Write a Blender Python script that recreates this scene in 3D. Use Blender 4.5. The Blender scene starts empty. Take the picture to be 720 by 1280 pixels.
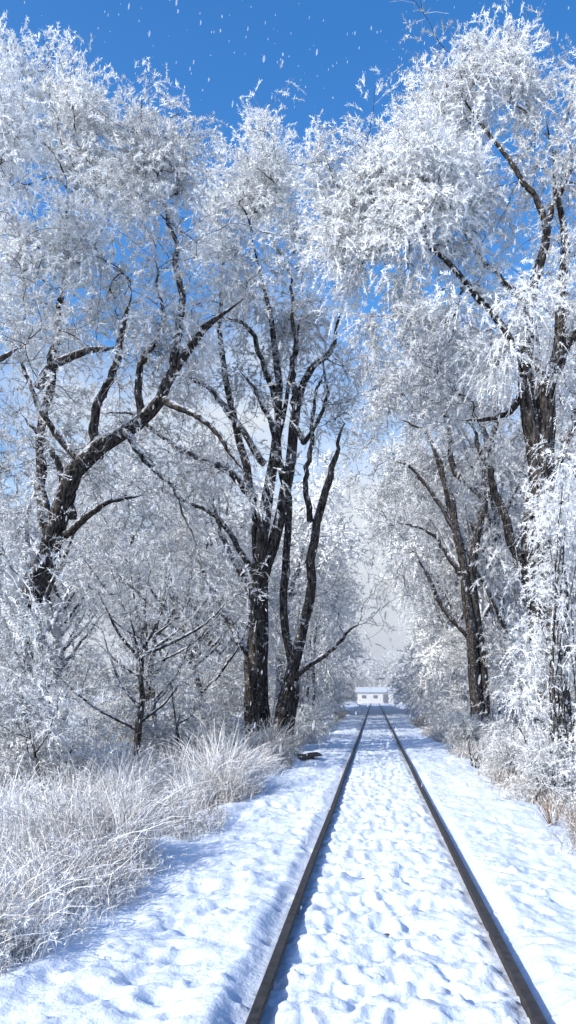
import bpy, math, numpy as np
from mathutils import Vector
rng = np.random.default_rng(11)
sc = bpy.context.scene
sc.view_settings.view_transform = 'Standard'
sc.view_settings.look = 'None'
sc.view_settings.exposure = 0

# ------------------------------------------------------------------ helpers
def norm(v):
    return v / (np.linalg.norm(v, axis=-1, keepdims=True) + 1e-9)
def runit(*s):
    return norm(rng.normal(size=s + (3,)))
TAB = rng.random((4, 256, 256))
def vnoise(x, y, k=0):
    xi = np.floor(x).astype(int); yi = np.floor(y).astype(int)
    fx = x - xi; fy = y - yi
    fx = fx * fx * (3 - 2 * fx); fy = fy * fy * (3 - 2 * fy)
    T = TAB[k % 4]
    a = T[xi % 256, yi % 256]; b = T[(xi + 1) % 256, yi % 256]
    c = T[xi % 256, (yi + 1) % 256]; d = T[(xi + 1) % 256, (yi + 1) % 256]
    return (a * (1 - fx) + b * fx) * (1 - fy) + (c * (1 - fx) + d * fx) * fy - 0.5
def fbm(x, y, o=4, k=0):
    s = 0; a = 1.0
    for i in range(o):
        s = s + a * vnoise(x * 2 ** i + 13.7 * i, y * 2 ** i + 7.1 * i, k + i); a *= 0.5
    return s

class Geo:
    def __init__(s):
        s.v = []; s.t = []; s.q = []; s.tm = []; s.qm = []; s.tint = []; s.n = 0
    def add(s, v, f, mat, tint):
        v = v.reshape(-1, 3); f = f.reshape(-1, f.shape[-1]) + s.n
        s.v.append(v); s.tint.append(np.broadcast_to(tint, (len(v),)).astype(np.float32))
        if f.shape[1] == 3: s.t.append(f); s.tm.append(np.full(len(f), mat))
        else: s.q.append(f); s.qm.append(np.full(len(f), mat))
        s.n += len(v)
    def ribbons(s, P, W, mat, tint):
        n, k, _ = P.shape
        T = norm(P[:, -1] - P[:, 0]); S = norm(np.cross(T, runit(n)))
        A = P - S[:, None] * W[..., None]; B = P + S[:, None] * W[..., None]
        V = np.stack([A, B], 2).reshape(n, 2 * k, 3)
        i = np.arange(k - 1) * 2
        F = np.stack([i, i + 1, i + 3, i + 2], 1)[None] + (np.arange(n) * 2 * k)[:, None, None]
        s.add(V, F, mat, np.repeat(np.broadcast_to(tint, (n,)), 2 * k))
    def tubes(s, P, R, sides, mat, tint=0.5, lump=0.0):
        n, k, _ = P.shape
        T = norm(np.gradient(P, axis=1))
        ref = np.tile(np.array([0.31, 0.83, 0.12]), (n, 1))
        vert = np.abs(norm(P[:, -1] - P[:, 0]) @ norm(ref[0])) > 0.85
        ref[vert] = [1, 0.1, -0.2]
        U = norm(np.cross(T, ref[:, None])); V = np.cross(T, U)
        a = np.arange(sides) / sides * 2 * math.pi
        rr = np.repeat(R[..., None], sides, 2)
        if lump: rr = rr * (1 + lump * rng.normal(size=rr.shape)) * (1 + 0.14 * np.cos(3 * a + 1.0))
        X = P[:, :, None] + rr[..., None] * (U[:, :, None] * np.cos(a)[None, None, :, None] + V[:, :, None] * np.sin(a)[None, None, :, None])
        i, j = np.meshgrid(np.arange(k - 1), np.arange(sides), indexing='ij')
        j2 = (j + 1) % sides
        F = np.stack([i * sides + j, i * sides + j2, (i + 1) * sides + j2, (i + 1) * sides + j], -1).reshape(1, -1, 4)
        F = F + (np.arange(n) * k * sides)[:, None, None]
        s.add(X, F, mat, tint)
    def sprays(s, pos, d, L, m, nl, nw, tint, droop, mat=1, face=None):
        droop = np.broadcast_to(np.asarray(droop, float).reshape(-1, 1) if np.ndim(droop) else droop, (len(pos), 1))
        n = len(pos); L = np.broadcast_to(L, (n,)) * rng.uniform(0.6, 1.25, n)
        dn = np.array([0, 0, -1.0])
        def at_(t): return pos[:, None] + d[:, None] * (L[:, None] * t)[..., None] + dn * (droop * L[:, None] * t ** 2)[..., None]
        s.ribbons(at_(np.tile(np.linspace(0, 1, 3), (n, 1))), np.outer(np.ones(n), [1, .85, .4]) * nw * 0.7, mat, tint * 0.8)
        t = rng.uniform(0.05, 1.0, (n, m)); o = at_(t)
        nd = norm(d[:, None] * 0.75 + runit(n, m) * 0.85 + dn * droop[:, :, None] * 0.4)
        ln = nl * (1.15 - 0.55 * t) * rng.uniform(0.5, 1.3, (n, m))
        fd = runit(n, m) if face is None else face[:, None] + runit(n, m) * 0.65
        S = norm(np.cross(nd, fd)) * nw
        V = np.stack([o - S, o + S, o + nd * ln[..., None]], 2)
        s.add(V, np.arange(n * m * 3).reshape(-1, 3), mat, np.repeat(tint, m * 3) * rng.uniform(0.85, 1.0, n * m * 3))
    def build(s, name, mats, loc=(0, 0, 0), smooth=False):
        v = np.concatenate(s.v); me = bpy.data.meshes.new(name)
        t = np.concatenate(s.t) if s.t else np.zeros((0, 3), int)
        q = np.concatenate(s.q) if s.q else np.zeros((0, 4), int)
        me.vertices.add(len(v)); me.vertices.foreach_set('co', v.astype(np.float32).ravel())
        me.loops.add(t.size + q.size)
        me.loops.foreach_set('vertex_index', np.concatenate([t.ravel(), q.ravel()]).astype(np.int32))
        me.polygons.add(len(t) + len(q))
        st = np.concatenate([np.arange(len(t)) * 3, t.size + np.arange(len(q)) * 4]).astype(np.int32)
        me.polygons.foreach_set('loop_start', st)
        mi = np.concatenate(([] if not s.tm else s.tm) + ([] if not s.qm else s.qm)).astype(np.int32)
        me.update(calc_edges=True)
        me.polygons.foreach_set('material_index', mi)
        sm = np.ones(len(mi), bool) if smooth else (mi == 0)
        me.polygons.foreach_set('use_smooth', sm)
        at = me.attributes.new('tint', 'FLOAT', 'POINT')
        at.data.foreach_set('value', np.concatenate(s.tint).astype(np.float32))
        for m_ in mats: me.materials.append(m_)
        ob = bpy.data.objects.new(name, me); ob.location = loc
        sc.collection.objects.link(ob); return ob

# ------------------------------------------------------------------ materials
def newmat(name):
    m = bpy.data.materials.new(name); m.use_nodes = True
    nt = m.node_tree; nt.nodes.clear()
    out = nt.nodes.new('ShaderNodeOutputMaterial')
    return m, nt, nt.nodes, nt.links, out
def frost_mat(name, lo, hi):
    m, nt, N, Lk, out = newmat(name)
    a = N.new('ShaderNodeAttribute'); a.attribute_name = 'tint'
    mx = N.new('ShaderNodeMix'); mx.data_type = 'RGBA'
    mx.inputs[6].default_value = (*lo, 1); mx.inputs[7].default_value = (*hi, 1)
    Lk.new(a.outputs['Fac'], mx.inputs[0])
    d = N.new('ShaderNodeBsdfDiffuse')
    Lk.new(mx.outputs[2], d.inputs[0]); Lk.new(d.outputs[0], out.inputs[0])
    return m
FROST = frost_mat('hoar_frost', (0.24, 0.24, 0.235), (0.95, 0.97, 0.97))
GRASSM = frost_mat('frosted_grass', (0.25, 0.21, 0.16), (0.89, 0.91, 0.92))

def bark_mat(name, frost_haze_amt):
    m, nt, N, Lk, out = newmat(name)
    g = N.new('ShaderNodeNewGeometry'); tc = N.new('ShaderNodeTexCoord')
    mp = N.new('ShaderNodeMapping'); mp.inputs['Scale'].default_value = (6, 6, 1.2)
    Lk.new(tc.outputs['Object'], mp.inputs[0])
    n1 = N.new('ShaderNodeTexNoise'); n1.inputs['Scale'].default_value = 3; n1.inputs['Detail'].default_value = 4
    Lk.new(mp.outputs[0], n1.inputs['Vector'])
    r = N.new('ShaderNodeValToRGB')
    r.color_ramp.elements[0].position = 0.38; r.color_ramp.elements[0].color = (0.014, 0.013, 0.013, 1)
    r.color_ramp.elements[1].position = 0.72; r.color_ramp.elements[1].color = (0.11, 0.097, 0.086, 1)
    Lk.new(n1.outputs[0], r.inputs[0])
    n2 = N.new('ShaderNodeTexNoise'); n2.inputs['Scale'].default_value = 9; n2.inputs['Detail'].default_value = 4; n2.inputs['Roughness'].default_value = 0.75
    Lk.new(tc.outputs['Object'], n2.inputs['Vector'])
    sx = N.new('ShaderNodeSeparateXYZ'); Lk.new(g.outputs['Normal'], sx.inputs[0])
    ma = N.new('ShaderNodeMath'); ma.operation = 'MULTIPLY_ADD'; ma.inputs[1].default_value = 0.30
    Lk.new(sx.outputs[2], ma.inputs[0]); Lk.new(n2.outputs[0], ma.inputs[2])
    r2 = N.new('ShaderNodeValToRGB')
    r2.color_ramp.elements[0].position = 0.58 - frost_haze_amt; r2.color_ramp.elements[0].color = (0, 0, 0, 1)
    r2.color_ramp.elements[1].position = 0.80 - frost_haze_amt; r2.color_ramp.elements[1].color = (1, 1, 1, 1)
    Lk.new(ma.outputs[0], r2.inputs[0])
    mx = N.new('ShaderNodeMix'); mx.data_type = 'RGBA'; mx.inputs[7].default_value = (0.72, 0.75, 0.79, 1)
    Lk.new(r2.outputs[0], mx.inputs[0]); Lk.new(r.outputs[0], mx.inputs[6])
    b = N.new('ShaderNodeBsdfDiffuse')
    Lk.new(mx.outputs[2], b.inputs['Color'])
    bp = N.new('ShaderNodeBump'); bp.inputs['Strength'].default_value = 0.7; bp.inputs['Distance'].default_value = 0.05
    Lk.new(n1.outputs[0], bp.inputs['Height']); Lk.new(bp.outputs[0], b.inputs['Normal'])
    Lk.new(b.outputs[0], out.inputs[0]); return m
BARK = bark_mat('bark', 0.0)
BARK_HAZE = bark_mat('frosted_haze_bark', 0.14)  # extra frost cover pales far trunks: distance haze painted into the bark colour

def simple(name, col, rough=0.8, metal=0.0, nscale=8, var=0.4, bump=0.3):
    m, nt, N, Lk, out = newmat(name)
    tc = N.new('ShaderNodeTexCoord'); n = N.new('ShaderNodeTexNoise')
    n.inputs['Scale'].default_value = nscale; n.inputs['Detail'].default_value = 5
    Lk.new(tc.outputs['Object'], n.inputs['Vector'])
    r = N.new('ShaderNodeValToRGB')
    r.color_ramp.elements[0].position = 0.3; r.color_ramp.elements[1].position = 0.7
    r.color_ramp.elements[0].color = (*[c * (1 - var) for c in col], 1)
    r.color_ramp.elements[1].color = (*[min(1, c * (1 + var)) for c in col], 1)
    Lk.new(n.outputs[0], r.inputs[0])
    b = N.new('ShaderNodeBsdfPrincipled'); b.inputs['Roughness'].default_value = rough; b.inputs['Metallic'].default_value = metal
    Lk.new(r.outputs[0], b.inputs['Base Color'])
    bp = N.new('ShaderNodeBump'); bp.inputs['Strength'].default_value = bump; bp.inputs['Distance'].default_value = 0.02
    Lk.new(n.outputs[0], bp.inputs['Height']); Lk.new(bp.outputs[0], b.inputs['Normal'])
    Lk.new(b.outputs[0], out.inputs[0]); return m

# snow
m, nt, N, Lk, out = newmat('snow'); SNOW = m
tc = N.new('ShaderNodeTexCoord')
n1 = N.new('ShaderNodeTexNoise'); n1.inputs['Scale'].default_value = 17; n1.inputs['Detail'].default_value = 5; n1.inputs['Roughness'].default_value = 0.65
n2 = N.new('ShaderNodeTexNoise'); n2.inputs['Scale'].default_value = 4.5; n2.inputs['Detail'].default_value = 7; n2.inputs['Roughness'].default_value = 0.75
Lk.new(tc.outputs['Object'], n1.inputs['Vector']); Lk.new(tc.outputs['Object'], n2.inputs['Vector'])
at = N.new('ShaderNodeAttribute'); at.attribute_name = 'tint'
ad = N.new('ShaderNodeMath'); ad.operation = 'MULTIPLY_ADD'; ad.inputs[1].default_value = 1.0
Lk.new(n2.outputs[0], ad.inputs[0]); Lk.new(at.outputs['Fac'], ad.inputs[2])
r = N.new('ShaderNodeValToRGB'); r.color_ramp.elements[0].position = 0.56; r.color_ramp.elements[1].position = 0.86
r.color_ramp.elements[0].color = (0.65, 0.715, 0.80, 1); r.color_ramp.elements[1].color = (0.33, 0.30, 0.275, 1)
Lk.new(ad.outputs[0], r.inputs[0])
b = N.new('ShaderNodeBsdfDiffuse')
Lk.new(r.outputs[0], b.inputs['Color'])
bp = N.new('ShaderNodeBump'); bp.inputs['Strength'].default_value = 0.8; bp.inputs['Distance'].default_value = 0.024
Lk.new(n1.outputs[0], bp.inputs['Height']); Lk.new(bp.outputs[0], b.inputs['Normal']); Lk.new(b.outputs[0], out.inputs[0])

# ------------------------------------------------------------------ terrain
XC = 0.114; RL, RR = -0.636, 0.864
def sstep(a, b_, x):
    t = np.clip((x - a) / (b_ - a), 0, 1); return t * t * (3 - 2 * t)
def base_h(x, y):
    d = np.abs(x - XC)
    h = -0.45 * sstep(2.0, 4.2, d)
    h = h + 0.35 * sstep(8, 30, d) * 0.6
    h = h + 0.5 * fbm(x * 0.22, y * 0.22, 3, 1) * sstep(2.2, 5, d)
    h = h + 0.14 * fbm(x * 0.9 + 5, y * 0.7, 3, 2) * sstep(0.9, 1.6, d)
    return h
xs = list(np.arange(-2.9, 3.0, 0.024)); st = 0.024
while xs[-1] < 700: st *= 1.075; xs.append(xs[-1] + st)
st = 0.024; xl = [xs[0]]
while xl[-1] > -700: st *= 1.075; xl.append(xl[-1] - st)
xs = np.array(xl[::-1][:-1] + xs)
ys = list(np.arange(-30, 3, 1.0)) + [3.0]
while ys[-1] < 900: ys.append(ys[-1] + max(0.026, 0.0052 * ys[-1]))
ys = np.array(ys)
X, Y = np.meshgrid(xs, ys, indexing='ij')
H = base_h(X, Y)
D = np.abs(X - XC)
inr = 1 - sstep(0.60, 0.72, D)
lum = fbm(X * 6.5, Y * 5.0, 3, 0)
H += inr * (lum * 0.050 + 0.006 + 0.020 * np.cos(2 * math.pi * Y / 0.6) + 0.03 * vnoise(X * 1.4, Y * 1.1, 3) + 0.035 * fbm(X * 16, Y * 14, 2, 1))
sh = sstep(0.85, 1.0, D)
H += sh * (0.045 * fbm(X * 4.2 + 40, Y * 3.0, 4, 2) + 0.08 * vnoise(X * 1.1 + 9, Y * 0.5, 1) + 0.016 * fbm(X * 17, Y * 15, 2, 3)) + 0.04 * sh
near = np.minimum(np.abs(X - RL), np.abs(X - RR))
H -= 0.022 * np.exp(-(near / 0.08) ** 2)
H -= 0.09 * np.exp(-((X + 1.95 + 0.3 * vnoise(Y * 0.4, Y * 0, 2)) / 0.16) ** 2) * (0.5 + vnoise(X * 0, Y * 0.7, 1))
def dent(cx, cy, a, lx, ly, dep):
    i0, i1 = np.searchsorted(xs, [cx - .6, cx + .6]); j0, j1 = np.searchsorted(ys, [cy - .8, cy + .8])
    x = X[i0:i1, j0:j1] - cx; y = Y[i0:i1, j0:j1] - cy
    u = x * math.cos(a) + y * math.sin(a); w = -x * math.sin(a) + y * math.cos(a)
    r2 = (u / lx) ** 2 + (w / ly) ** 2
    H[i0:i1, j0:j1] += -dep * np.exp(-r2) + dep * 0.3 * np.exp(-((np.sqrt(r2) - 1.6) / 0.4) ** 2)
for i in range(900):                      # trodden snow between the rails
    y = 3.4 + 46 * rng.random() ** 1.3
    dent(XC - 0.08 + rng.normal() * 0.32, y, rng.normal() * 0.6, rng.uniform(.035, .065), rng.uniform(.06, .12), rng.uniform(0.015, 0.045))
for i in range(650):                      # soft wind-filled hollows on the shoulders
    s_ = -1 if rng.random() < .65 else 1
    dent(XC + s_ * rng.uniform(1.0, 2.2), 3.5 + 36 * rng.random() ** 1.3, rng.normal() * 0.9, rng.uniform(.04, .10), rng.uniform(.07, .18), rng.uniform(.008, .045))
for i in range(1300):                     # loose clods
    y = 3.4 + 20 * rng.random() ** 1.2
    dent(rng.uniform(-2.0, 2.1), y, rng.normal(), rng.uniform(.016, .04), rng.uniform(.02, .05), -rng.uniform(.008, .026))
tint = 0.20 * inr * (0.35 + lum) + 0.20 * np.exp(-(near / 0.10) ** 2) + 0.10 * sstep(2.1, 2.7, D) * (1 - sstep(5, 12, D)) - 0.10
g = Geo(); nx, ny = X.shape
i, j = np.meshgrid(np.arange(nx - 1), np.arange(ny - 1), indexing='ij')
F = np.stack([i * ny + j, (i + 1) * ny + j, (i + 1) * ny + j + 1, i * ny + j + 1], -1)
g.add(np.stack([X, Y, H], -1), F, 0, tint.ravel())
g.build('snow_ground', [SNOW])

# ------------------------------------------------------------------ railway track
RUST = simple('rusty_rail_side', (0.028, 0.024, 0.023), 0.85, 0.0, 20, 0.6, 0.5)
STEEL = simple('rail_head_steel', (0.045, 0.042, 0.042), 0.6, 0.3, 15, 0.5, 0.1)
WOOD = simple('old_sleeper_wood', (0.09, 0.07, 0.055), 0.9, 0.0, 12, 0.5, 0.6)
prof = [(-.068, -.075), (-.068, -.062), (-.012, -.045), (-.010, .030), (-.033, .040), (-.034, .066), (-.028, .074), (.028, .074), (.034, .066), (.033, .040), (.010, .030), (.012, -.045), (.068, -.062), (.068, -.075)]
def rail(name, x0):
    vs = []; fs = []; mi = []; n = len(prof); yy = [-8] + list(np.arange(0, 60, 1.5)) + list(np.arange(60, 420, 12))
    for k, y in enumerate(yy):
        wob = 0.004 * math.sin(y * 0.7 + x0)
        vs += [(x0 + px + wob, y, pz + 0.004 * math.sin(y * 0.43)) for px, pz in prof]
    for k in range(len(yy) - 1):
        for a in range(n):
            b2 = (a + 1) % n
            fs.append((k * n + a, k * n + b2, (k + 1) * n + b2, (k + 1) * n + a)); mi.append(1 if a == 6 else 0)
    me = bpy.data.meshes.new(name); me.from_pydata(vs, [], fs); me.materials.append(RUST); me.materials.append(STEEL)
    me.polygons.foreach_set('material_index', mi); me.update()
    o = bpy.data.objects.new(name, me); sc.collection.objects.link(o); return o
track = bpy.data.objects.new('railway_track', None); sc.collection.objects.link(track)
for nm, x0 in (('rail_left', RL), ('rail_right', RR)):
    o = rail(nm, x0); o.parent = track
def box(vs, fs, c, s, rz=0.0):
    b0 = len(vs); ca, sa = math.cos(rz), math.sin(rz)
    for dz in (-1, 1):
        for dx, dy in ((-1, -1), (1, -1), (1, 1), (-1, 1)):
            x = dx * s[0] / 2; y = dy * s[1] / 2
            vs.append((c[0] + x * ca - y * sa, c[1] + x * sa + y * ca, c[2] + dz * s[2] / 2))
    for f in ((0, 3, 2, 1), (4, 5, 6, 7), (0, 1, 5, 4), (1, 2, 6, 5), (2, 3, 7, 6), (3, 0, 4, 7)):
        fs.append(tuple(b0 + q for q in f))
vs = []; fs = []
for k in range(330):
    box(vs, fs, (XC + rng.normal() * 0.02, 0.3 + k * 0.6, -0.135), (2.5, 0.24, 0.16), rng.normal() * 0.006)
me = bpy.data.meshes.new('sleepers'); me.from_pydata(vs, [], fs); me.materials.append(WOOD)
o = bpy.data.objects.new('sleepers', me); sc.collection.objects.link(o); o.parent = track

# ------------------------------------------------------------------ trees
def resample(pl, k):
    pl = np.array(pl, float); n = len(pl)
    ext = np.vstack([2 * pl[0] - pl[1], pl, 2 * pl[-1] - pl[-2]])
    out_ = []
    for u in np.linspace(0, n - 1 - 1e-6, k):
        i = int(u); f = u - i; p0, p1, p2, p3 = ext[i:i + 4]
        out_.append(0.5 * ((2 * p1) + (-p0 + p2) * f + (2 * p0 - 5 * p1 + 4 * p2 - p3) * f ** 2 + (-p0 + 3 * p1 - 3 * p2 + p3) * f ** 3))
    return np.array(out_)

def grow(g, limbs, clumps, q=1.0, nl=0.17, nw=0.011, L=0.42, nspray=7, nneed=20, twig=0.006, barkm=0, rough=0.05, density=22, side=12, tip=1.0, tiptint=.4):
    """limbs: list of (x,y,z,r) polylines in metres; clumps: (x,y,z,rx,rz,dens,tint,droop) in metres"""
    pos = []; rad = []; dr = []
    LP = []; LR = []; A = []; AT = []; AD = []; AN = []; AK = []
    for li, pl in enumerate(limbs):
        R = resample(pl, 26); n_ = len(R)
        ln = np.linalg.norm(R[-1, :3] - R[0, :3])
        wob = np.cumsum(rng.normal(size=(n_, 3)), 0); wob -= np.outer(np.linspace(0, 1, n_), wob[-1])
        R[:, :3] += wob * rough * min(1, ln / 6) * np.array([1, 1, .5])
        R[:, 3] = np.maximum(R[:, 3], 0.008); R[-3:, 3] *= [.8, .6, .35]
        LP.append(R[:, :3]); LR.append(R[:, 3])
        pos += list(R[3:, :3]); rad += list(R[3:, 3]); dr += list(norm(np.gradient(R[:, :3], axis=0))[3:])
        if side:
            k = rng.integers(5, n_, side); k = k[(R[k, 2] > 1.2) | (li > 0)]; m_ = len(k)
            if m_:
                p = R[k, :3] + (runit(m_) * [1, 1, .6] + norm(np.gradient(R[:, :3], axis=0))[k] * .6 + [0, 0, .25]) * rng.uniform(.4, 2.0, (m_, 1)) * tip
                A.append(p); AT.append(rng.uniform(.2, .6, m_)); AD.append(np.full(m_, .3)); AN.append(norm(p - R[k, :3])); AK.append(np.full(m_, .22))
            m_ = 8; T = norm(R[-1, :3] - R[-4, :3])
            p = R[-1, :3] + (T + runit(m_) * .75) * rng.uniform(.3, 1.5, (m_, 1)) * tip
            A.append(p); AT.append(rng.uniform(.3, .8, m_)); AD.append(np.full(m_, .3)); AN.append(norm(p - R[-1, :3])); AK.append(np.full(m_, .5))
    g.tubes(np.array(LP), np.array(LR), 10, barkm, 0.5, 0.05)
    for (x, y, z, rx, rz, dens, tint, droop) in clumps:
        ns = max(5, int(9 * (rx / 1.6)))
        sub = runit(ns) * (rng.random((ns, 1)) ** 0.33) * 0.85
        n_ = int(density * dens * max(0.4, (rx * (rx + rz) / 2)) * q) + 3
        p = sub[rng.integers(0, ns, n_)] + rng.normal(size=(n_, 3)) * 0.24
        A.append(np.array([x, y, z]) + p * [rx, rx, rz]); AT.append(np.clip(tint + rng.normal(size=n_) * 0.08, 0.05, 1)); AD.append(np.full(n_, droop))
        AN.append(norm(p * [1, 1, .9] + [0, 0, .25])); AK.append(np.ones(n_))
    A = np.concatenate(A); AT = np.concatenate(AT); AD = np.concatenate(AD); AN = np.concatenate(AN); AK = np.concatenate(AK)
    pos = np.array(pos); rad = np.array(rad); dr = np.array(dr)
    d0 = np.array([np.min(np.linalg.norm(pos - a, axis=1)) for a in A]); order = np.argsort(d0)
    CP = []; CPar = []; owner = [-1] * len(pos); K = 5
    nodes = np.zeros((len(pos) + len(A) * K, 3)); nodes[:len(pos)] = pos; nd = np.zeros_like(nodes); nd[:len(pos)] = dr
    nn = len(pos); par_r = []
    tipdir = np.zeros_like(A)
    for a_i in order:
        a = A[a_i]; v = a - nodes[:nn]; d = np.sqrt((v * v).sum(1)) + 1e-6
        c = (v * nd[:nn]).sum(1) / d
        k = int(np.argmin(d * (1.35 - 0.6 * c)))
        s0 = nodes[k]; l = d[k]
        t = np.linspace(0, 1, K)[:, None]
        h = s0 + nd[k] * l * 0.35
        P = (1 - t) ** 2 * s0 + 2 * t * (1 - t) * (h * 0.7 + 0.3 * (s0 + a) / 2 + rng.normal(size=3) * l * 0.08) + t ** 2 * a
        P[1:-1] += rng.normal(size=(K - 2, 3)) * l * 0.02
        CP.append(P); CPar.append(owner[k]); par_r.append(k)
        ci = len(CP) - 1
        T = norm(np.gradient(P, axis=0))
        nodes[nn:nn + K - 1] = P[1:]; nd[nn:nn + K - 1] = T[1:]; nn += K - 1
        owner += [ci] * (K - 1)
        tipdir[a_i] = T[-1]
    CP = np.array(CP); cnt = np.ones(len(CP))
    for ci in range(len(CP) - 1, -1, -1):
        if CPar[ci] >= 0: cnt[CPar[ci]] += cnt[ci]
    r0 = twig * cnt ** 0.42 + twig * 0.4; r1 = np.full(len(CP), twig * 0.6) + 0.25 * (r0 - twig)
    for ci in range(len(CP)):
        k = par_r[ci]
        if k < len(rad): r0[ci] = min(r0[ci], rad[k] * 0.9)
    R = r0[:, None] * (1 - np.linspace(0, 1, K)) + r1[:, None] * np.linspace(0, 1, K)
    g.tubes(CP, R, 4, barkm)
    rep = np.maximum(1, np.round(nspray * AK)).astype(int)
    idx = np.repeat(np.arange(len(A)), rep); n_ = len(idx)
    p = A[idx] + rng.normal(size=(n_, 3)) * L * 0.5
    d = norm(tipdir[idx] * 0.5 + AN[idx] * 0.5 + runit(n_) * 0.9)
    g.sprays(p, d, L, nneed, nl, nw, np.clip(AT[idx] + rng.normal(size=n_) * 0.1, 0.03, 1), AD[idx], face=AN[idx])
    idx = rng.integers(0, len(CP), int(len(CP) * 2.2)); k = rng.integers(1, K, len(idx))
    p = CP[idx, k]; d = norm(runit(len(p)) + 0.7 * norm(CP[idx, -1] - CP[idx, 0]))
    g.sprays(p, d, L * 1.5, max(5, nneed // 3), nl * 1.2, nw * 0.45, np.clip(rng.normal(size=len(p)) * 0.15 + tiptint, 0.05, 1), 0.3)

def gz(x, y): return float(base_h(np.array([x]), np.array([y]))[0])
def tree(name, loc, u, limbs, clumps, **kw):
    g = Geo()
    L_ = [[(a * u, b * u, c * u, r_ * u) for a, b, c, r_ in pl] for pl in limbs]
    C_ = [(x * u, y * u, z * u, rx * u, rz * u, de, ti, dr_) for x, y, z, rx, rz, de, ti, dr_ in clumps]
    grow(g, L_, C_, **kw)
    return g.build(name, [BARK, FROST], (loc[0], loc[1], gz(*loc)))

NEAR = dict(density=26, L=.40, nl=.115, nw=.0120, nspray=8, nneed=23, side=18)
# multi-stemmed tree standing by the left side of the line
tree('frosted_tree', (-3.35, 23.75), 0.025, [
    [(-14, 0, -20, 14), (-15, 2, 60, 10), (-17, 2, 135, 8.5), (-13, 0, 235, 7.5), (-5, -5, 315, 7), (10, 0, 395, 5.5), (15, 5, 465, 4.5), (5, 5, 560, 3), (-20, 0, 660, 1.5)],
    [(10, -3, -20, 14), (16, 0, 85, 8.5), (38, 5, 185, 6), (50, 0, 285, 5.2), (73, 0, 365, 3.8), (88, -5, 398, 2.2), (92, -5, 430, 1)],
    [(0, 8, -20, 12), (-2, 6, 150, 7.5), (10, 5, 255, 7.5), (25, 5, 335, 7), (37, 0, 430, 5.5), (52, 5, 490, 4), (78, 0, 520, 3), (98, 0, 585, 1)],
    [(-5, 20, -20, 11), (-24, 30, 120, 7), (-20, 35, 260, 6), (-35, 20, 380, 5), (-60, 10, 520, 3.5), (-50, 0, 660, 1.5)],
    [(20, 5, -20, 10), (32, 10, 90, 6), (22, 15, 200, 5), (30, 15, 300, 4.5), (15, 10, 400, 3.5), (30, 5, 500, 2), (45, 5, 570, 1)],
    [(-10, 0, 330, 5), (-45, -5, 365, 4.4), (-95, -15, 385, 3.5), (-150, -20, 425, 2), (-200, -20, 430, 1)],
    [(-2, 0, 375, 4.5), (-35, 5, 430, 3.8), (-65, 5, 465, 3), (-105, 0, 485, 1.5)],
    [(15, 0, 440, 4), (-8, 5, 500, 3.2), (-25, 0, 545, 2.6), (-65, -10, 555, 1.5)],
    [(38, 0, 430, 4.5), (30, -5, 480, 3.5), (38, -8, 540, 2.5), (25, -5, 620, 1.5)],
    [(53, 0, 300, 4), (50, -15, 365, 3), (60, -20, 440, 2), (72, -20, 480, 1)],
    [(18, 0, 85, 5), (45, -5, 115, 3.8), (85, -10, 150, 2.6), (115, -15, 175, 1.2)],
    [(-16, 0, 130, 5), (-60, 20, 190, 3), (-95, 30, 260, 1.5)],
    [(-15, 0, 200, 4), (-50, -10, 270, 3), (-70, -10, 330, 1.2)],
    [(25, 5, 335, 4), (5, -20, 420, 3), (-30, -25, 480, 1.2)],
    [(-13, 0, 235, 4), (-60, -10, 300, 3), (-110, -20, 330, 2), (-150, -20, 390, 1)],
    [(37, 0, 420, 4), (50, -10, 400, 3), (75, -10, 450, 2), (70, -10, 510, 1)],
], [
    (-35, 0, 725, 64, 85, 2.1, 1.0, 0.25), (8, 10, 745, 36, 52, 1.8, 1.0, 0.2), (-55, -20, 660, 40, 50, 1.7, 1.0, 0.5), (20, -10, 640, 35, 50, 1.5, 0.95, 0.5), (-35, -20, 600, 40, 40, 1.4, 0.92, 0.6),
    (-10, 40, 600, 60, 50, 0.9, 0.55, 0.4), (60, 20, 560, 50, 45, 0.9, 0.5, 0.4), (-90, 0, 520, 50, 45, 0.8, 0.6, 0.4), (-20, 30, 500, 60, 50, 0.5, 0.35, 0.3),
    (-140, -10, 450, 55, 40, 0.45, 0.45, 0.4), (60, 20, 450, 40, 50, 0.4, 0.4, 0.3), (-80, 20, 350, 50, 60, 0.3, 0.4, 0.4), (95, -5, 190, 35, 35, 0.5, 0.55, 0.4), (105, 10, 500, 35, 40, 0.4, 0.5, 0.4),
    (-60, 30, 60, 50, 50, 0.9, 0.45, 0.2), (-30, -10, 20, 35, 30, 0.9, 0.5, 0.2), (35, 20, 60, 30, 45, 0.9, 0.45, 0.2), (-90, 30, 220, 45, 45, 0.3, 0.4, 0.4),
], **NEAR)

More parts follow.
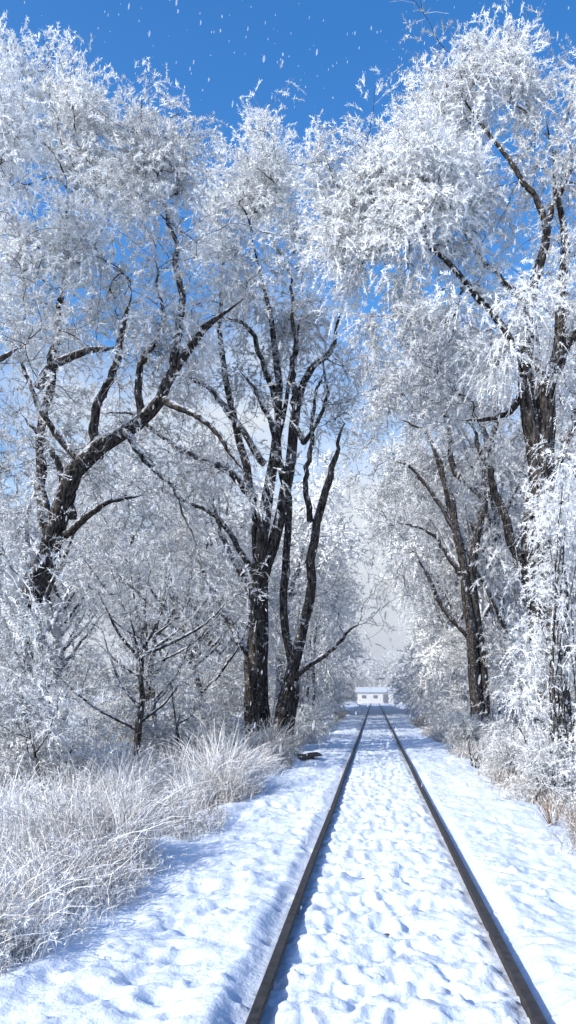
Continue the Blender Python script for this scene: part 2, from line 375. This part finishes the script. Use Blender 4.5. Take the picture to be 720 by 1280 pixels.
# big leaning tree on the left
tree('frosted_tree', (-8.95, 19.0), 0.02, [
    [(-25, 0, -25, 22), (-5, 0, 100, 17), (22, 0, 230, 13), (50, 0, 290, 12.5), (90, -10, 390, 10), (140, -15, 435, 9), (185, -20, 470, 7), (205, -20, 510, 6), (245, -15, 565, 4.2), (285, -10, 600, 1.5)],
    [(105, -10, 405, 6.5), (103, -15, 470, 5), (130, -20, 520, 4), (150, -20, 600, 2)],
    [(45, 0, 280, 8), (20, 20, 420, 6), (40, 30, 600, 4), (60, 10, 740, 2)],
    [(22, 10, 500, 6), (55, -15, 518, 5), (95, -18, 530, 4), (130, -20, 535, 2)],
    [(190, -20, 470, 5), (240, -30, 440, 3.5), (290, -30, 380, 1.2)],
    [(205, -20, 510, 5), (200, 10, 620, 4), (180, 20, 740, 2)],
    [(60, 0, 310, 5), (120, -30, 340, 3), (170, -40, 350, 1.2)],
    [(140, -15, 435, 5), (170, -35, 400, 3), (215, -40, 350, 1.5), (235, -40, 290, 1)],
    [(70, 0, 330, 5), (60, -20, 400, 3.5), (20, -30, 450, 1.2)],
    [(160, -15, 450, 5), (165, -20, 510, 4), (190, -20, 570, 2.5), (180, -20, 640, 1)],
    [(90, -10, 390, 5), (50, -25, 440, 3.5), (20, -30, 520, 2), (25, -30, 600, 1)],
], [
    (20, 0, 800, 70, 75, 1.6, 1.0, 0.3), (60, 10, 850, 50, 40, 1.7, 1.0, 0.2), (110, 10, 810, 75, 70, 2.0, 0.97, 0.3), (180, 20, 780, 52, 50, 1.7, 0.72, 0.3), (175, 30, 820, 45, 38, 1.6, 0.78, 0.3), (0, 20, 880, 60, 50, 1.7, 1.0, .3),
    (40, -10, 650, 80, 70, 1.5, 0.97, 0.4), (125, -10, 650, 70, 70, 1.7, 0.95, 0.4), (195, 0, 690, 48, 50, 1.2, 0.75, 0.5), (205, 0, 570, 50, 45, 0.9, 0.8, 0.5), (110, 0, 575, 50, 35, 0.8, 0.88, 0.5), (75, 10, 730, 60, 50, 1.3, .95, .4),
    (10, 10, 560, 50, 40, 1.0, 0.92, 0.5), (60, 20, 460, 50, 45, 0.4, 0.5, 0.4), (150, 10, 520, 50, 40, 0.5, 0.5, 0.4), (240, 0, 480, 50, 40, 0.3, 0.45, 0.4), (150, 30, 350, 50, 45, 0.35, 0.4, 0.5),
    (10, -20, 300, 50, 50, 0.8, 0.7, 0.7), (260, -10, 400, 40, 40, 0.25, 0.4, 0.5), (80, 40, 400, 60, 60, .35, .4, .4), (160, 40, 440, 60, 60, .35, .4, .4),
], **NEAR)

# tree at far left edge, with long frosted streamers hanging to the ground
tree('frosted_tree', (-8.6, 15.8), 0.0167, [
    [(-30, 0, -25, 22), (-35, 0, 200, 15), (-15, 0, 420, 11), (10, 0, 530, 8.5), (30, 0, 640, 5), (40, 0, 760, 2)],
    [(-12, 0, 430, 7), (30, -5, 520, 5), (80, -10, 560, 2)],
    [(-30, 0, 250, 7), (20, -20, 360, 5), (60, -30, 400, 2)],
    [(-30, 0, 180, 7), (30, -30, 290, 5), (80, -50, 300, 2)],
    [(-5, 0, 450, 6), (-20, -10, 520, 4), (-10, -10, 600, 2)],
], [
    (5, 0, 865, 75, 65, 1.7, 1.0, 0.3), (-10, 0, 690, 60, 70, 1.3, 0.97, 0.4), (-20, 10, 580, 45, 40, 0.7, 0.92, 0.5), (40, 20, 590, 40, 30, 0.4, 0.7, 0.5), (60, 10, 790, 55, 50, 1.2, .97, .4),
    (10, -20, 330, 55, 45, 0.8, 0.75, 0.9), (50, -30, 290, 55, 50, 1.0, 0.8, 1.1), (0, -20, 210, 60, 70, 1.2, 0.78, 1.1), (75, -40, 210, 50, 60, 1.0, 0.78, 1.1), (0, 0, 110, 60, 60, 1.2, 0.7, 0.9), (60, -50, 130, 55, 60, 1.1, .7, .9), (100, -50, 60, 45, 45, .9, .7, .5),
], **NEAR)

# big tree on the right
tree('frosted_tree', (4.5, 19.0), 0.02, [
    [(10, 0, -25, 26), (5, 0, 150, 19), (-2, 0, 300, 17), (-10, 0, 400, 15), (-5, 0, 490, 11), (10, 0, 540, 9), (20, 5, 620, 6), (10, 0, 740, 3.5), (-10, 0, 830, 1.5)],
    [(-8, 0, 350, 14), (-24, 0, 440, 11), (-36, 0, 520, 8), (-32, -5, 610, 6), (-15, -10, 690, 4.5), (-40, -10, 735, 3.5), (-80, 0, 800, 2.5), (-120, 0, 870, 1.5)],
    [(-30, -5, 500, 6), (-70, -15, 560, 4.5), (-120, -20, 630, 3.5), (-190, -20, 690, 2.2), (-230, -20, 720, 1.2)],
    [(-34, -5, 590, 5), (-80, 10, 660, 3.5), (-140, 15, 760, 2)],
    [(-28, 0, 500, 6), (-60, 20, 470, 4), (-110, 20, 460, 1.5)],
    [(-15, -8, 690, 4.5), (5, -10, 730, 3.5), (30, -10, 780, 1.5)],
    [(5, 0, 530, 6), (40, 10, 600, 4), (60, 10, 700, 2)],
    [(-2, 0, 300, 6), (-30, -20, 330, 4), (-50, -30, 300, 1.5)],
], [
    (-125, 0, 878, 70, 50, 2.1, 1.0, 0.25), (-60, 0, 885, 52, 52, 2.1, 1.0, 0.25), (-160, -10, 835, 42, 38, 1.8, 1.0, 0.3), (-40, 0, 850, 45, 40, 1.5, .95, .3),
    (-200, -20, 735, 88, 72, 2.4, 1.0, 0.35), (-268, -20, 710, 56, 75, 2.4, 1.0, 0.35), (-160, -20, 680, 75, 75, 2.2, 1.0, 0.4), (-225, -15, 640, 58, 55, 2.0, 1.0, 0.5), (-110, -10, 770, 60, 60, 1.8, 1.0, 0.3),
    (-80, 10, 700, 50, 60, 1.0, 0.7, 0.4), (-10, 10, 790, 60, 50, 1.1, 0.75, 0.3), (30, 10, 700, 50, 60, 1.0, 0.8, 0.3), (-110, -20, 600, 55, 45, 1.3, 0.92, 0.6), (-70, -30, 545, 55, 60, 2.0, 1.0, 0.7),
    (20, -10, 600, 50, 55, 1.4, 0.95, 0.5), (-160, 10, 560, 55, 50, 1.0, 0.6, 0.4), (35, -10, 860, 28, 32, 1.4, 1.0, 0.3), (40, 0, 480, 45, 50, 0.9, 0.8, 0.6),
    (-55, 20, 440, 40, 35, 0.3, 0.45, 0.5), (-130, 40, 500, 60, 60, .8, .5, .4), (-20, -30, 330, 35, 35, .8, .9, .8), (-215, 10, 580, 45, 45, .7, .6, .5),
], **NEAR)

# right-hand trees further back
MID = dict(q=0.6, density=18, L=0.5, nl=0.17, nw=0.0165, twig=0.009, nneed=19, nspray=8, tip=1.5, tiptint=.45)
tree('frosted_tree', (5.3, 38.0), 0.04, [
    [(0, 0, -15, 10), (-5, 0, 80, 7), (-18, 0, 190, 5.5), (-38, 0, 290, 4.5), (-50, 0, 330, 3), (-70, 0, 400, 1)],
    [(8, 5, -15, 8), (3, 5, 90, 6), (-12, 5, 210, 5.5), (0, 0, 280, 5), (6, 0, 350, 4), (-8, 0, 410, 3), (-50, 0, 440, 2), (-105, 0, 430, 1)],
    [(2, 0, 300, 4), (-30, 0, 340, 3.5), (-42, -5, 400, 3), (-80, 0, 440, 1.2)],
    [(-10, 0, 120, 4), (-50, -5, 170, 3), (-80, -10, 230, 1.2)],
    [(5, 0, 350, 4), (20, 0, 430, 3), (10, 0, 520, 1.2)],
    [(-30, 0, 260, 3), (-75, 0, 330, 2.2), (-110, 0, 350, 1)],
    [(-20, 0, 200, 3), (-70, -5, 260, 2), (-100, -5, 270, 1)],
    [(-38, 0, 290, 3), (-60, -5, 370, 2), (-100, -5, 400, 1)],
], [
    (-60, 20, 450, 70, 60, 1.2, 0.65, 0.4), (0, 20, 500, 70, 60, 1.1, 0.65, 0.4), (-120, 20, 430, 55, 60, 1.5, 0.75, 0.5), (-95, 20, 520, 65, 50, 1.3, 0.7, 0.4), (-40, 30, 340, 60, 60, 0.7, 0.4, 0.4),
    (-115, 20, 320, 52, 60, 1.2, 0.65, 0.5), (20, 20, 350, 50, 60, 0.8, 0.5, 0.4), (-60, 30, 220, 45, 50, 0.5, 0.45, 0.4), (30, 20, 230, 50, 60, 0.9, 0.45, 0.4), (20, 15, 110, 50, 50, 0.9, 0.5, 0.3), (-20, 5, 30, 30, 25, 0.8, 0.55, 0.2),
    (-100, 30, 215, 42, 45, 0.8, .6, .5), (-150, 25, 370, 30, 50, .8, .7, .5),
], **MID)
MID2 = dict(MID); MID2.update(L=.45, nl=.15, nw=.0145, density=20, twig=.008)
tree('frosted_tree', (6.3, 29.0), 0.0305, [
    [(5, 0, -15, 16), (0, 0, 120, 11), (-10, 0, 280, 8), (5, 0, 420, 5), (0, 0, 560, 2)],
    [(-5, 0, 200, 7), (-50, 0, 320, 5), (-90, 0, 420, 2)], [(0, 0, 300, 6), (50, 0, 420, 4), (60, 0, 520, 2)],
], [(0, 0, 560, 80, 70, 1.1, .6, .3), (-80, 0, 460, 60, 60, .7, .55, .4), (50, 0, 450, 70, 70, .9, .55, .3), (-20, 20, 340, 70, 60, .4, .4, .3), (40, 0, 250, 60, 70, .9, .5, .3), (30, 0, 120, 60, 60, 1.1, .5, .3), (0, 0, 40, 50, 40, 1.1, .55, .2)],
    **MID2)

# small young trees in the left undergrowth
def sapling(name, loc, h, lean, spread=0.5, r=0.05, seeds=4, dens=1.0, tint=0.55):
    lx, ly = lean; limbs = [[(0, 0, -0.3, r), (lx * .2, ly * .2, h * .35, r * .8), (lx * .5, ly * .5, h * .65, r * .5), (lx, ly, h, r * .15)]]
    cl = [(lx, ly, h, h * .16, h * .16, dens, tint, .3)]
    for k in range(seeds):
        f = rng.uniform(.3, .8); a = rng.uniform(0, 6.28); s = spread * h * rng.uniform(.5, 1)
        x0, y0, z0 = lx * f ** 1.3, ly * f ** 1.3, h * f; x1, y1, z1 = x0 + s * math.cos(a), y0 + s * math.sin(a) * .7, z0 + s * rng.uniform(.6, 1.3)
        limbs.append([(x0, y0, z0, r * .45), ((x0 + x1) / 2 + .1 * s * math.cos(a), (y0 + y1) / 2, z0 * .55 + z1 * .45, r * .3), (x1, y1, z1, r * .1)])
        cl.append((x1, y1, z1, h * .17, h * .15, dens, tint, .4))
    g = Geo(); grow(g, limbs, cl, density=26, L=0.3, nl=0.09, nw=0.008, nspray=5, nneed=12, twig=0.0045, rough=0.02, tip=.5, side=9)
    return g.build(name, [BARK, FROST], (loc[0], loc[1], gz(*loc)))
sapling('frosted_sapling', (-5.0, 16.0), 4.4, (0.2, 0), .45, .09, 7, .7, .55)
sapling('frosted_sapling', (-6.5, 15.5), 3.4, (-0.9, 0.3), .4, .12, 5, .9, .7)
sapling('frosted_sapling', (-4.7, 18.5), 2.6, (-0.3, 0.3), .3, .06, 4, .8)
sapling('frosted_sapling', (-5.4, 25.0), 6.0, (-1.5, 0), .4, .13, 7, .6)
sapling('frosted_sapling', (-7.4, 24.0), 6.5, (1.0, 0), .4, .13, 7, .6)
sapling('frosted_sapling', (-5.8, 20.5), 5.2, (-0.6, 0), .4, .08, 7, .5)
sapling('frosted_sapling', (-5.2, 12.0), 2.0, (-0.5, 0.3), .5, .03, 6, 1.2, .8)
sapling('frosted_sapling', (-3.6, 33.0), 6.5, (0.4, 0), .35, .08, 6, .7)
sapling('frosted_sapling', (-3.3, 40.0), 7.0, (0.3, 0), .35, .08, 6, .7)
sapling('frosted_sapling', (-4.2, 47.0), 8.0, (0.5, 0), .35, .09, 6, .7)

# ------------------------------------------------------------------ shrubs
def shrub(name, loc, clumps, nst=10, q=1.0, **kw):
    limbs = []
    for k in range(nst):
        c = clumps[k % len(clumps)]; e = np.array(c[:3]) + rng.normal(size=3) * c[3] * .4; r_ = rng.uniform(.012, .028)
        b0 = np.array([rng.normal() * .25, rng.normal() * .25, -.2])
        limbs.append([(*b0, r_), (*(b0 * .6 + e * .4 + [0, 0, .15 * e[2]]), r_ * .8), (*e, r_ * .3)])
    g = Geo(); grow(g, limbs, clumps, q=q, rough=.02, side=0, **kw)
    return g.build(name, [BARK, FROST], (loc[0], loc[1], gz(*loc)))
K1 = dict(density=46, L=.26, nl=.075, nw=.0078, nspray=7, nneed=18, twig=.004)
shrub('frosted_shrub', (3.5, 13.5), [(-.1, 0, 5.9, .45, .5, 1, .95, .7), (-.2, 0, 5.3, .55, .5, 1.1, .95, .7), (.0, 0, 4.6, .6, .7, 1.1, .97, .7), (-.5, 0, 3.9, .45, .5, 1, .97, .8), (.1, .2, 3.4, .6, .5, 1.1, .95, .8), (-.75, 0, 2.9, .45, .5, 1.2, 1, .8), (-.1, 0, 2.5, .6, .5, 1.2, .95, .7), (-.7, .1, 2.0, .45, .4, 1.2, .95, .6), (.2, 0, 1.6, .7, .5, 1.2, .9, .5), (-.3, 0, .9, .6, .45, 1.2, .85, .4), (.4, -.3, .5, .6, .5, 1, .8, .3)], 16, **K1)
shrub('frosted_shrub', (4.5, 12.0), [(0, 0, 2.9, .6, .6, 1, .95, .6), (-.2, 0, 1.9, .7, .6, 1, .9, .5), (-.5, 0, .9, .7, .5, 1, .8, .3)], 10, **K1)
shrub('frosted_shrub', (3.1, 10.2), [(0, 0, .65, .5, .42, 1, .75, .2), (.4, .4, .8, .5, .4, 1, .8, .2)], 10, **K1)
shrub('frosted_shrub', (2.75, 12.3), [(0, 0, .5, .42, .35, 1, .65, .2), (.3, .4, .7, .45, .4, 1, .7, .2)], 10, **K1)
shrub('frosted_shrub', (2.7, 15.0), [(0, 0, .45, .4, .35, 1, .6, .2), (.4, .5, .8, .5, .4, 1, .7, .2)], 10, **K1)
shrub('frosted_shrub', (2.7, 19.0), [(0, 0, .45, .45, .35, 1, .55, .2), (.5, .5, .8, .5, .4, 1, .6, .2)], 10, **K1)
shrub('frosted_shrub', (3.4, 17.5), [(-.2, 0, .8, .6, .5, 1, .75, .2), (.5, 0, 1.3, .6, .6, 1, .75, .3)], 9, **K1)
shrub('frosted_shrub', (-6.8, 13.2), [(-.3, 0, 3.2, .6, .6, .8, .85, .9), (-.6, 0, 2.6, .7, .6, 1, .85, 1), (.2, 0, 2.1, .6, .6, .9, .75, 1), (-.2, 0, 1.5, .8, .6, 1.0, .75, .9), (.5, 0, 1.0, .7, .5, 1.0, .7, .6), (-.6, 0, .7, .7, .5, 1.1, .7, .5)], 14, **K1)
K2 = dict(density=15, L=.4, nl=.14, nw=.012, nspray=7, nneed=16, twig=.005)
for (x, y, s, ti) in [(-5.6, 13.5, 1.1, .7), (-4.6, 21, 1.0, .5), (-5.8, 19, 1.5, .5), (-3.5, 20.5, .7, .5), (-2.7, 26.5, 1.0, .6), (-3.0, 31, 1.2, .65), (-2.9, 37, 1.0, .7), (-3.6, 45, 1.5, .75), (-4, 55, 1.6, .8),
                      (4.0, 23, 1.0, .55), (2.9, 24.5, .7, .5), (3.6, 29, 1.1, .55), (3.4, 34, 1.0, .6), (3.8, 42, 1.5, .7), (4.3, 52, 1.8, .75), (7.5, 22, 2.2, .7), (8.5, 30, 3, .55), (-7.5, 22, 1.8, .5), (-9, 27, 2.5, .45), (-6.5, 31, 2.4, .5), (-11, 20, 2.2, .55)]:
    cl = [(rng.normal() * .3 * s, rng.normal() * .3 * s, s * rng.uniform(.4, 1.1), s * .5, s * .42, 1, ti, .4) for _ in range(5)]
    shrub('frosted_shrub', (x, y), cl, 9, **K2)

# ------------------------------------------------------------------ distant woods
def wood(name, spots, q, nw, nl, tint, dn=5):
    g = Geo()
    for (x, y, h, sp, lean) in spots:
        g2 = Geo(); r = h * .012
        limbs = [[(0, 0, -.5, r * 1.3), (rng.normal() * .3 + lean * .1, 0, h * .3, r), (rng.normal() * .6 + lean * .4, rng.normal() * .5, h * .6, r * .7), (rng.normal() * .8 + lean, 0, h * .88, r * .2)]]
        cl = []
        def clear(cx, cz, rad_):           # branches over the line are kept above the loading gauge
            if cz < 9.5:
                lim = 2.9 + rad_ * .8; wx = x + cx
                if abs(wx) < lim: cx = math.copysign(lim, x) - x
            return cx
        for k in range(8):
            a = rng.uniform(0, 6.28); f = rng.uniform(.2, .6); s = sp * rng.uniform(.5, 1)
            e = [s * math.cos(a) + lean * f, s * math.sin(a), h * (f + rng.uniform(.2, .38))]
            e[0] = clear(e[0], e[2] - sp * .4, sp * .42)
            limbs.append([(lean * f * .4, 0, h * f, r * .6), (e[0] * .5, e[1] * .5, h * f + .45 * (e[2] - h * f), r * .45), (*e, r * .15)])
            cl.append((*e, sp * .42, sp * .40, 1, np.clip(tint + rng.normal() * .12, .2, 1), .4))
        cl.append((lean, 0, h * .9, sp * .45, h * .12, 1, tint + .1, .3))
        for k in range(3):
            z = h * rng.uniform(.08, .3)
            cl.append((clear(rng.normal() * sp * .5, z, sp * .4), rng.normal() * sp * .5, z, sp * .4, sp * .35, .8, tint - .1, .4))
        grow(g2, limbs, cl, q=q, density=dn, L=nl * 2.3, nl=nl, nw=nw, nspray=6, nneed=12, twig=.013, side=0, tiptint=.6)
        off = np.array([x, y, -.3])
        v = np.concatenate(g2.v) + off; ti = np.concatenate(g2.tint); n0 = g.n
        g.v.append(v); g.tint.append(ti); g.n += len(v)
        g.t += [t_ + n0 for t_ in g2.t]; g.q += [t_ + n0 for t_ in g2.q]; g.tm += g2.tm; g.qm += g2.qm
    return g.build(name, [BARK_HAZE, FROST])
sp = []
for y in (34, 41, 49):
    for k in range(4): sp.append((-7.0 - k * 5.0 - rng.random() * 2 - (y - 34) * .1, y + rng.normal() * 1.5, rng.uniform(11, 15.5), 3.8, 0))
for y in (46, 54):
    for k in range(3): sp.append((7.0 + k * 5 + rng.random() * 2, y + rng.normal() * 1.5, rng.uniform(20, 25), 4.7, -4.0))
wood('frosted_tree_mass', sp, 1.7, .024, .29, .62)
sp = []
for y in np.arange(58, 108, 9):
    for k in range(2):
        ln_ = 1 if (k == 0 and y < 80) else 0
        sp.append((-6.2 - k * 6 - rng.random() * 1.5 - (y > 80) * 1.5, y + rng.normal(), rng.uniform(13, 17) + 4 * ln_, 4.6, 3.4 * ln_)); sp.append((6.6 + k * 6 + rng.random() * 1.5 + (y > 80) * 1.5, y + rng.normal(), rng.uniform(15, 19) + 4 * ln_, 4.8, -4.4 * ln_))
wood('distant_frosted_trees', sp, .8, .055, .55, 1.0)  # full tint whitens these crowns: distance haze painted into the frost colour
sp = [(x + rng.normal() * 2, 225 + rng.normal() * 8 + abs(x) * .1, rng.uniform(8, 12), 5, 0) for x in np.arange(-70, 80, 7)]
wood('far_treeline', sp, .5, .16, 1.2, 1.0)  # treeline whitened too, its haze partly painted in through the frost tint

# bank of thin frost mist hanging over the far part of the line
vs = []; fs = []
box(vs, fs, (0, 158, 9.0), (110, 196, 20))
m, nt, N, Lk, out = newmat('frost_mist'); v_ = N.new('ShaderNodeVolumeScatter')
v_.inputs['Color'].default_value = (.97, .985, 1, 1); v_.inputs['Density'].default_value = .0055; v_.inputs['Anisotropy'].default_value = -0.1
Lk.new(v_.outputs[0], out.inputs['Volume'])
me = bpy.data.meshes.new('frost_mist'); me.from_pydata(vs, [], fs); me.materials.append(m)
o = bpy.data.objects.new('frost_mist', me); sc.collection.objects.link(o)

# ------------------------------------------------------------------ verge grass
def grass(name, n, xr, yr, hmin, hmax, w0, tl, skew=1.4):
    g = Geo()
    nt_ = n // 14
    ty = yr[0] + (yr[1] - yr[0]) * rng.random(nt_) ** skew; tx = xr[0] + (xr[1] - xr[0]) * rng.random(nt_)
    keep = fbm(tx * .9, ty * .6, 3, 1) > -.2; tx, ty = tx[keep], ty[keep]
    th = rng.uniform(hmin, hmax, len(tx)) * (0.8 + .9 * vnoise(tx * .7, ty * .5, 3))
    edge = np.clip(np.minimum(np.abs(tx - xr[0]), np.abs(tx - xr[1])) / .4, .35, 1); th *= edge
    x = np.repeat(tx, 14) + rng.normal(size=len(tx) * 14) * .09; y = np.repeat(ty, 14) + rng.normal(size=len(x)) * .09
    h = np.repeat(th, 14) * rng.uniform(.5, 1.15, len(x)); z = base_h(x, y) - .02
    a = rng.uniform(0, 6.283, len(x)); ln = h * rng.uniform(.1, .85, len(x))
    t = np.linspace(0, 1, 6)
    P = np.stack([x[:, None] + (np.cos(a) * ln)[:, None] * t ** 2, y[:, None] + (np.sin(a) * ln)[:, None] * t ** 2, z[:, None] + h[:, None] * (t - .28 * t ** 3 * (ln / h)[:, None] * 1.6)], -1)
    P[:, 1:] += rng.normal(size=P[:, 1:].shape) * .008
    W = np.outer(w0 * (1 + .06 * np.clip(y - 7, 0, 40)), [.8, 1, 1, .9, .7, .25])
    ti = np.clip(rng.normal(size=len(x)) * .22 + np.repeat(tl + .6 * vnoise(tx * 1.3, ty * 1.1, 2), 14), .02, 1)
    g.ribbons(P, W, 0, ti)
    s = rng.random(len(x)) < .5; k = rng.integers(2, 6, s.sum())
    p = P[s][np.arange(s.sum()), k]; d = norm(P[s][:, -1] - P[s][:, 2] + runit(s.sum()) * .1)
    g.sprays(p, d, .15, 8, .05, w0 * 1.1, np.clip(ti[s] + .2, 0, 1), .2, 0)
    return g.build(name, [GRASSM])
grass('frosted_grass', 58000, (-4.8, -2.15), (4.6, 22), .45, 1.3, .0038, .54, 1.25)
grass('frosted_grass', 28000, (-9.5, -4.2), (8, 26), .6, 1.5, .005, .52, 1.1)
grass('frosted_grass', 16000, (-4.2, -2.25), (20, 60), .3, .8, .007, .42, 1.2)
grass('frosted_grass', 34000, (2.2, 5.2), (8, 50), .25, .8, .0048, .40, 1.5)
WEED = frost_mat('dry_weed', (.17, .10, .05), (.6, .45, .3))
def weed(name, loc, n, h, spread):
    g = Geo(); a = rng.uniform(0, 6.28, n); t = np.linspace(0, 1, 5); l = rng.uniform(.1, spread, n); hh = rng.uniform(.5, 1, n) * h
    P = np.stack([(np.cos(a) * l)[:, None] * t, (np.sin(a) * l)[:, None] * t, hh[:, None] * t ** .9 - .05], -1)
    g.ribbons(P, np.outer(np.ones(n), [1.2, 1, .9, .7, .4]) * .006, 0, .12); g.ribbons(P, np.outer(np.ones(n), [1.2, 1, .9, .7, .4]) * .006, 0, .12)
    p = P[np.arange(n), rng.integers(2, 5, n)]; g.sprays(p, norm(runit(n) + [0, 0, 1]), .14, 9, .05, .004, np.full(n, .15), .1, 0)
    return g.build(name, [WEED], (loc[0], loc[1], gz(*loc)))
weed('dry_weed', (2.4, 10.2), 14, .6, .25); weed('dry_weed', (2.5, 9.2), 12, .6, .25); weed('dry_weed', (2.05, 7.0), 3, .25, .12)
weed('dry_weed', (-2.35, 11.0), 18, .3, .3); weed('dry_weed', (-2.2, 13.0), 12, .25, .25); weed('dry_weed', (-2.6, 17.0), 16, .4, .3)

# old board lying in the snow
vs = []; fs = []
box(vs, fs, (0, 0, .05), (.40, .5, .05)); box(vs, fs, (.22, .02, .09), (.30, .42, .04), .2)
me = bpy.data.meshes.new('wooden_board'); me.from_pydata(vs, [], fs); me.materials.append(RUST)
o = bpy.data.objects.new('wooden_board', me); sc.collection.objects.link(o); o.location = (-1.8, 20, .08); o.rotation_euler = (.12, -.06, .2)

# ------------------------------------------------------------------ low shed at the end of the line
shed = bpy.data.objects.new('snow_covered_shed', None); sc.collection.objects.link(shed); shed.location = (.2, 150, 0)
WALL = simple('pale_plaster', (.80, .80, .79), .9, 0, 3, .08); DARKW = simple('grey_shutter', (.16, .17, .19), .6, 0, 3, .2)
def part(nm, boxes, mat):
    vs = []; fs = []
    for c, s in boxes: box(vs, fs, c, s)
    me = bpy.data.meshes.new(nm); me.from_pydata(vs, [], fs); me.materials.append(mat)
    o = bpy.data.objects.new(nm, me); sc.collection.objects.link(o); o.parent = shed; return o
part('walls', [((0, 0, 1.0), (7, 4, 2.4)), ((4.6, .4, .75), (2.2, 3, 1.7))], WALL)
part('door', [((2.0, -2.03, .9), (1.0, .06, 1.8))], DARKW)
part('windows', [((-2.2, -2.03, 1.3), (.8, .06, .6)), ((0, -2.03, 1.3), (.8, .06, .6)), ((4.7, -1.13, .85), (1.2, .06, .7))], DARKW)
vs = [(-3.8, -2.4, 2.2), (3.8, -2.4, 2.2), (3.8, 2.4, 2.2), (-3.8, 2.4, 2.2), (-3.8, 0, 3.2), (3.8, 0, 3.2), (3.4, -1.4, 1.6), (5.9, -1.4, 1.6), (5.9, 2, 2.0), (3.6, 2, 2.0)]
me = bpy.data.meshes.new('snowy_roof'); me.from_pydata(vs, [], [(0, 1, 5, 4), (2, 3, 4, 5), (0, 4, 3), (1, 2, 5), (6, 7, 8, 9)]); me.materials.append(SNOW)
o = bpy.data.objects.new('snowy_roof', me); sc.collection.objects.link(o); o.parent = shed

# ------------------------------------------------------------------ falling snow
m, nt, N, Lk, out = newmat('snowflake')
d = N.new('ShaderNodeBsdfDiffuse'); d.inputs[0].default_value = (.95, .95, .97, 1); tr = N.new('ShaderNodeBsdfTransparent'); tl = N.new('ShaderNodeBsdfTranslucent'); tl.inputs[0].default_value = (.95, .95, .97, 1)
a1 = N.new('ShaderNodeMixShader'); a2 = N.new('ShaderNodeMixShader'); a2.inputs[0].default_value = .28; a1.inputs[0].default_value = .45
Lk.new(d.outputs[0], a1.inputs[1]); Lk.new(tl.outputs[0], a1.inputs[2]); Lk.new(tr.outputs[0], a2.inputs[1]); Lk.new(a1.outputs[0], a2.inputs[2]); Lk.new(a2.outputs[0], out.inputs[0])
g = Geo(); n = 2600
yy = rng.uniform(4.5, 18, n); c = np.stack([rng.uniform(-.6, .4, n) * yy, yy, rng.uniform(-.3, 1.0, n) * yy + 1.2], -1); c = c[c[:, 2] > .1]; n = len(c)
r = rng.uniform(.0035, .0085, n); el = rng.uniform(1.5, 5, n)
t = np.array([-1, -.6, 0, .6, 1.0]); P = c[:, None] + np.stack([.15 * t, 0 * t, t], -1)[None] * (r * el)[:, None, None]
g.tubes(P, r[:, None] * np.array([.1, .8, 1, .8, .1]), 5, 0)
g.build('falling_snow', [m], smooth=True)

# ------------------------------------------------------------------ sky, sun, camera
SEL = math.radians(33); sdir = np.array([-.72, -.69]); sdir /= np.linalg.norm(sdir)
w = bpy.data.worlds.new('World'); sc.world = w; w.use_nodes = True; N = w.node_tree.nodes; Lk = w.node_tree.links; N.clear()
out = N.new('ShaderNodeOutputWorld'); bg = N.new('ShaderNodeBackground'); bg.inputs[1].default_value = .15
sky = N.new('ShaderNodeTexSky'); sky.sky_type = 'NISHITA'; sky.sun_disc = False; sky.sun_elevation = SEL; sky.sun_rotation = math.atan2(sdir[0], sdir[1]); sky.ozone_density = 1.0
hs = N.new('ShaderNodeHueSaturation'); hs.inputs['Hue'].default_value = .506; hs.inputs['Saturation'].default_value = 1.42; hs.inputs['Value'].default_value = 1.75; Lk.new(sky.outputs[0], hs.inputs['Color'])
tc = N.new('ShaderNodeTexCoord'); sep = N.new('ShaderNodeSeparateXYZ'); Lk.new(tc.outputs['Generated'], sep.inputs[0])
mp = N.new('ShaderNodeMapping'); mp.inputs['Scale'].default_value = (1, 1, 1.8); Lk.new(tc.outputs['Generated'], mp.inputs[0])
nz = N.new('ShaderNodeTexNoise'); nz.inputs['Scale'].default_value = 3.6; nz.inputs['Detail'].default_value = 5; nz.inputs['Roughness'].default_value = .55
Lk.new(mp.outputs[0], nz.inputs['Vector'])
mr = N.new('ShaderNodeMapRange'); mr.inputs[1].default_value = .02; mr.inputs[2].default_value = .62; mr.inputs[3].default_value = .50; mr.inputs[4].default_value = -.28
Lk.new(sep.outputs[2], mr.inputs[0])
ad = N.new('ShaderNodeMath'); Lk.new(nz.outputs[0], ad.inputs[0]); Lk.new(mr.outputs[0], ad.inputs[1])
rp = N.new('ShaderNodeValToRGB'); rp.color_ramp.elements[0].position = .50; rp.color_ramp.elements[1].position = .78
Lk.new(ad.outputs[0], rp.inputs[0])
mx = N.new('ShaderNodeMix'); mx.data_type = 'RGBA'; mx.inputs[7].default_value = (5.4, 5.8, 6.2, 1)
Lk.new(rp.outputs[0], mx.inputs[0]); Lk.new(hs.outputs[0], mx.inputs[6]); Lk.new(mx.outputs[2], bg.inputs[0]); Lk.new(bg.outputs[0], out.inputs[0])
sl = bpy.data.lights.new('sun', 'SUN'); sl.energy = 4.9; sl.angle = math.radians(.53); sl.color = (1, .965, .91)
so = bpy.data.objects.new('sun', sl); sc.collection.objects.link(so)
so.rotation_euler = Vector((-sdir[0] * math.cos(SEL), -sdir[1] * math.cos(SEL), -math.sin(SEL))).to_track_quat('-Z', 'Y').to_euler()
cam = bpy.data.cameras.new('camera'); co = bpy.data.objects.new('camera', cam); sc.collection.objects.link(co)
co.location = (0, 0, 1.77); co.rotation_euler = (math.radians(90), 0, 0)
cam.sensor_fit = 'VERTICAL'; cam.sensor_height = 36; cam.lens = 950 / 1280 * 36
cam.shift_x = -108 / 1280; cam.shift_y = 228 / 1280; cam.clip_end = 3000; cam.clip_start = .05
sc.camera = co
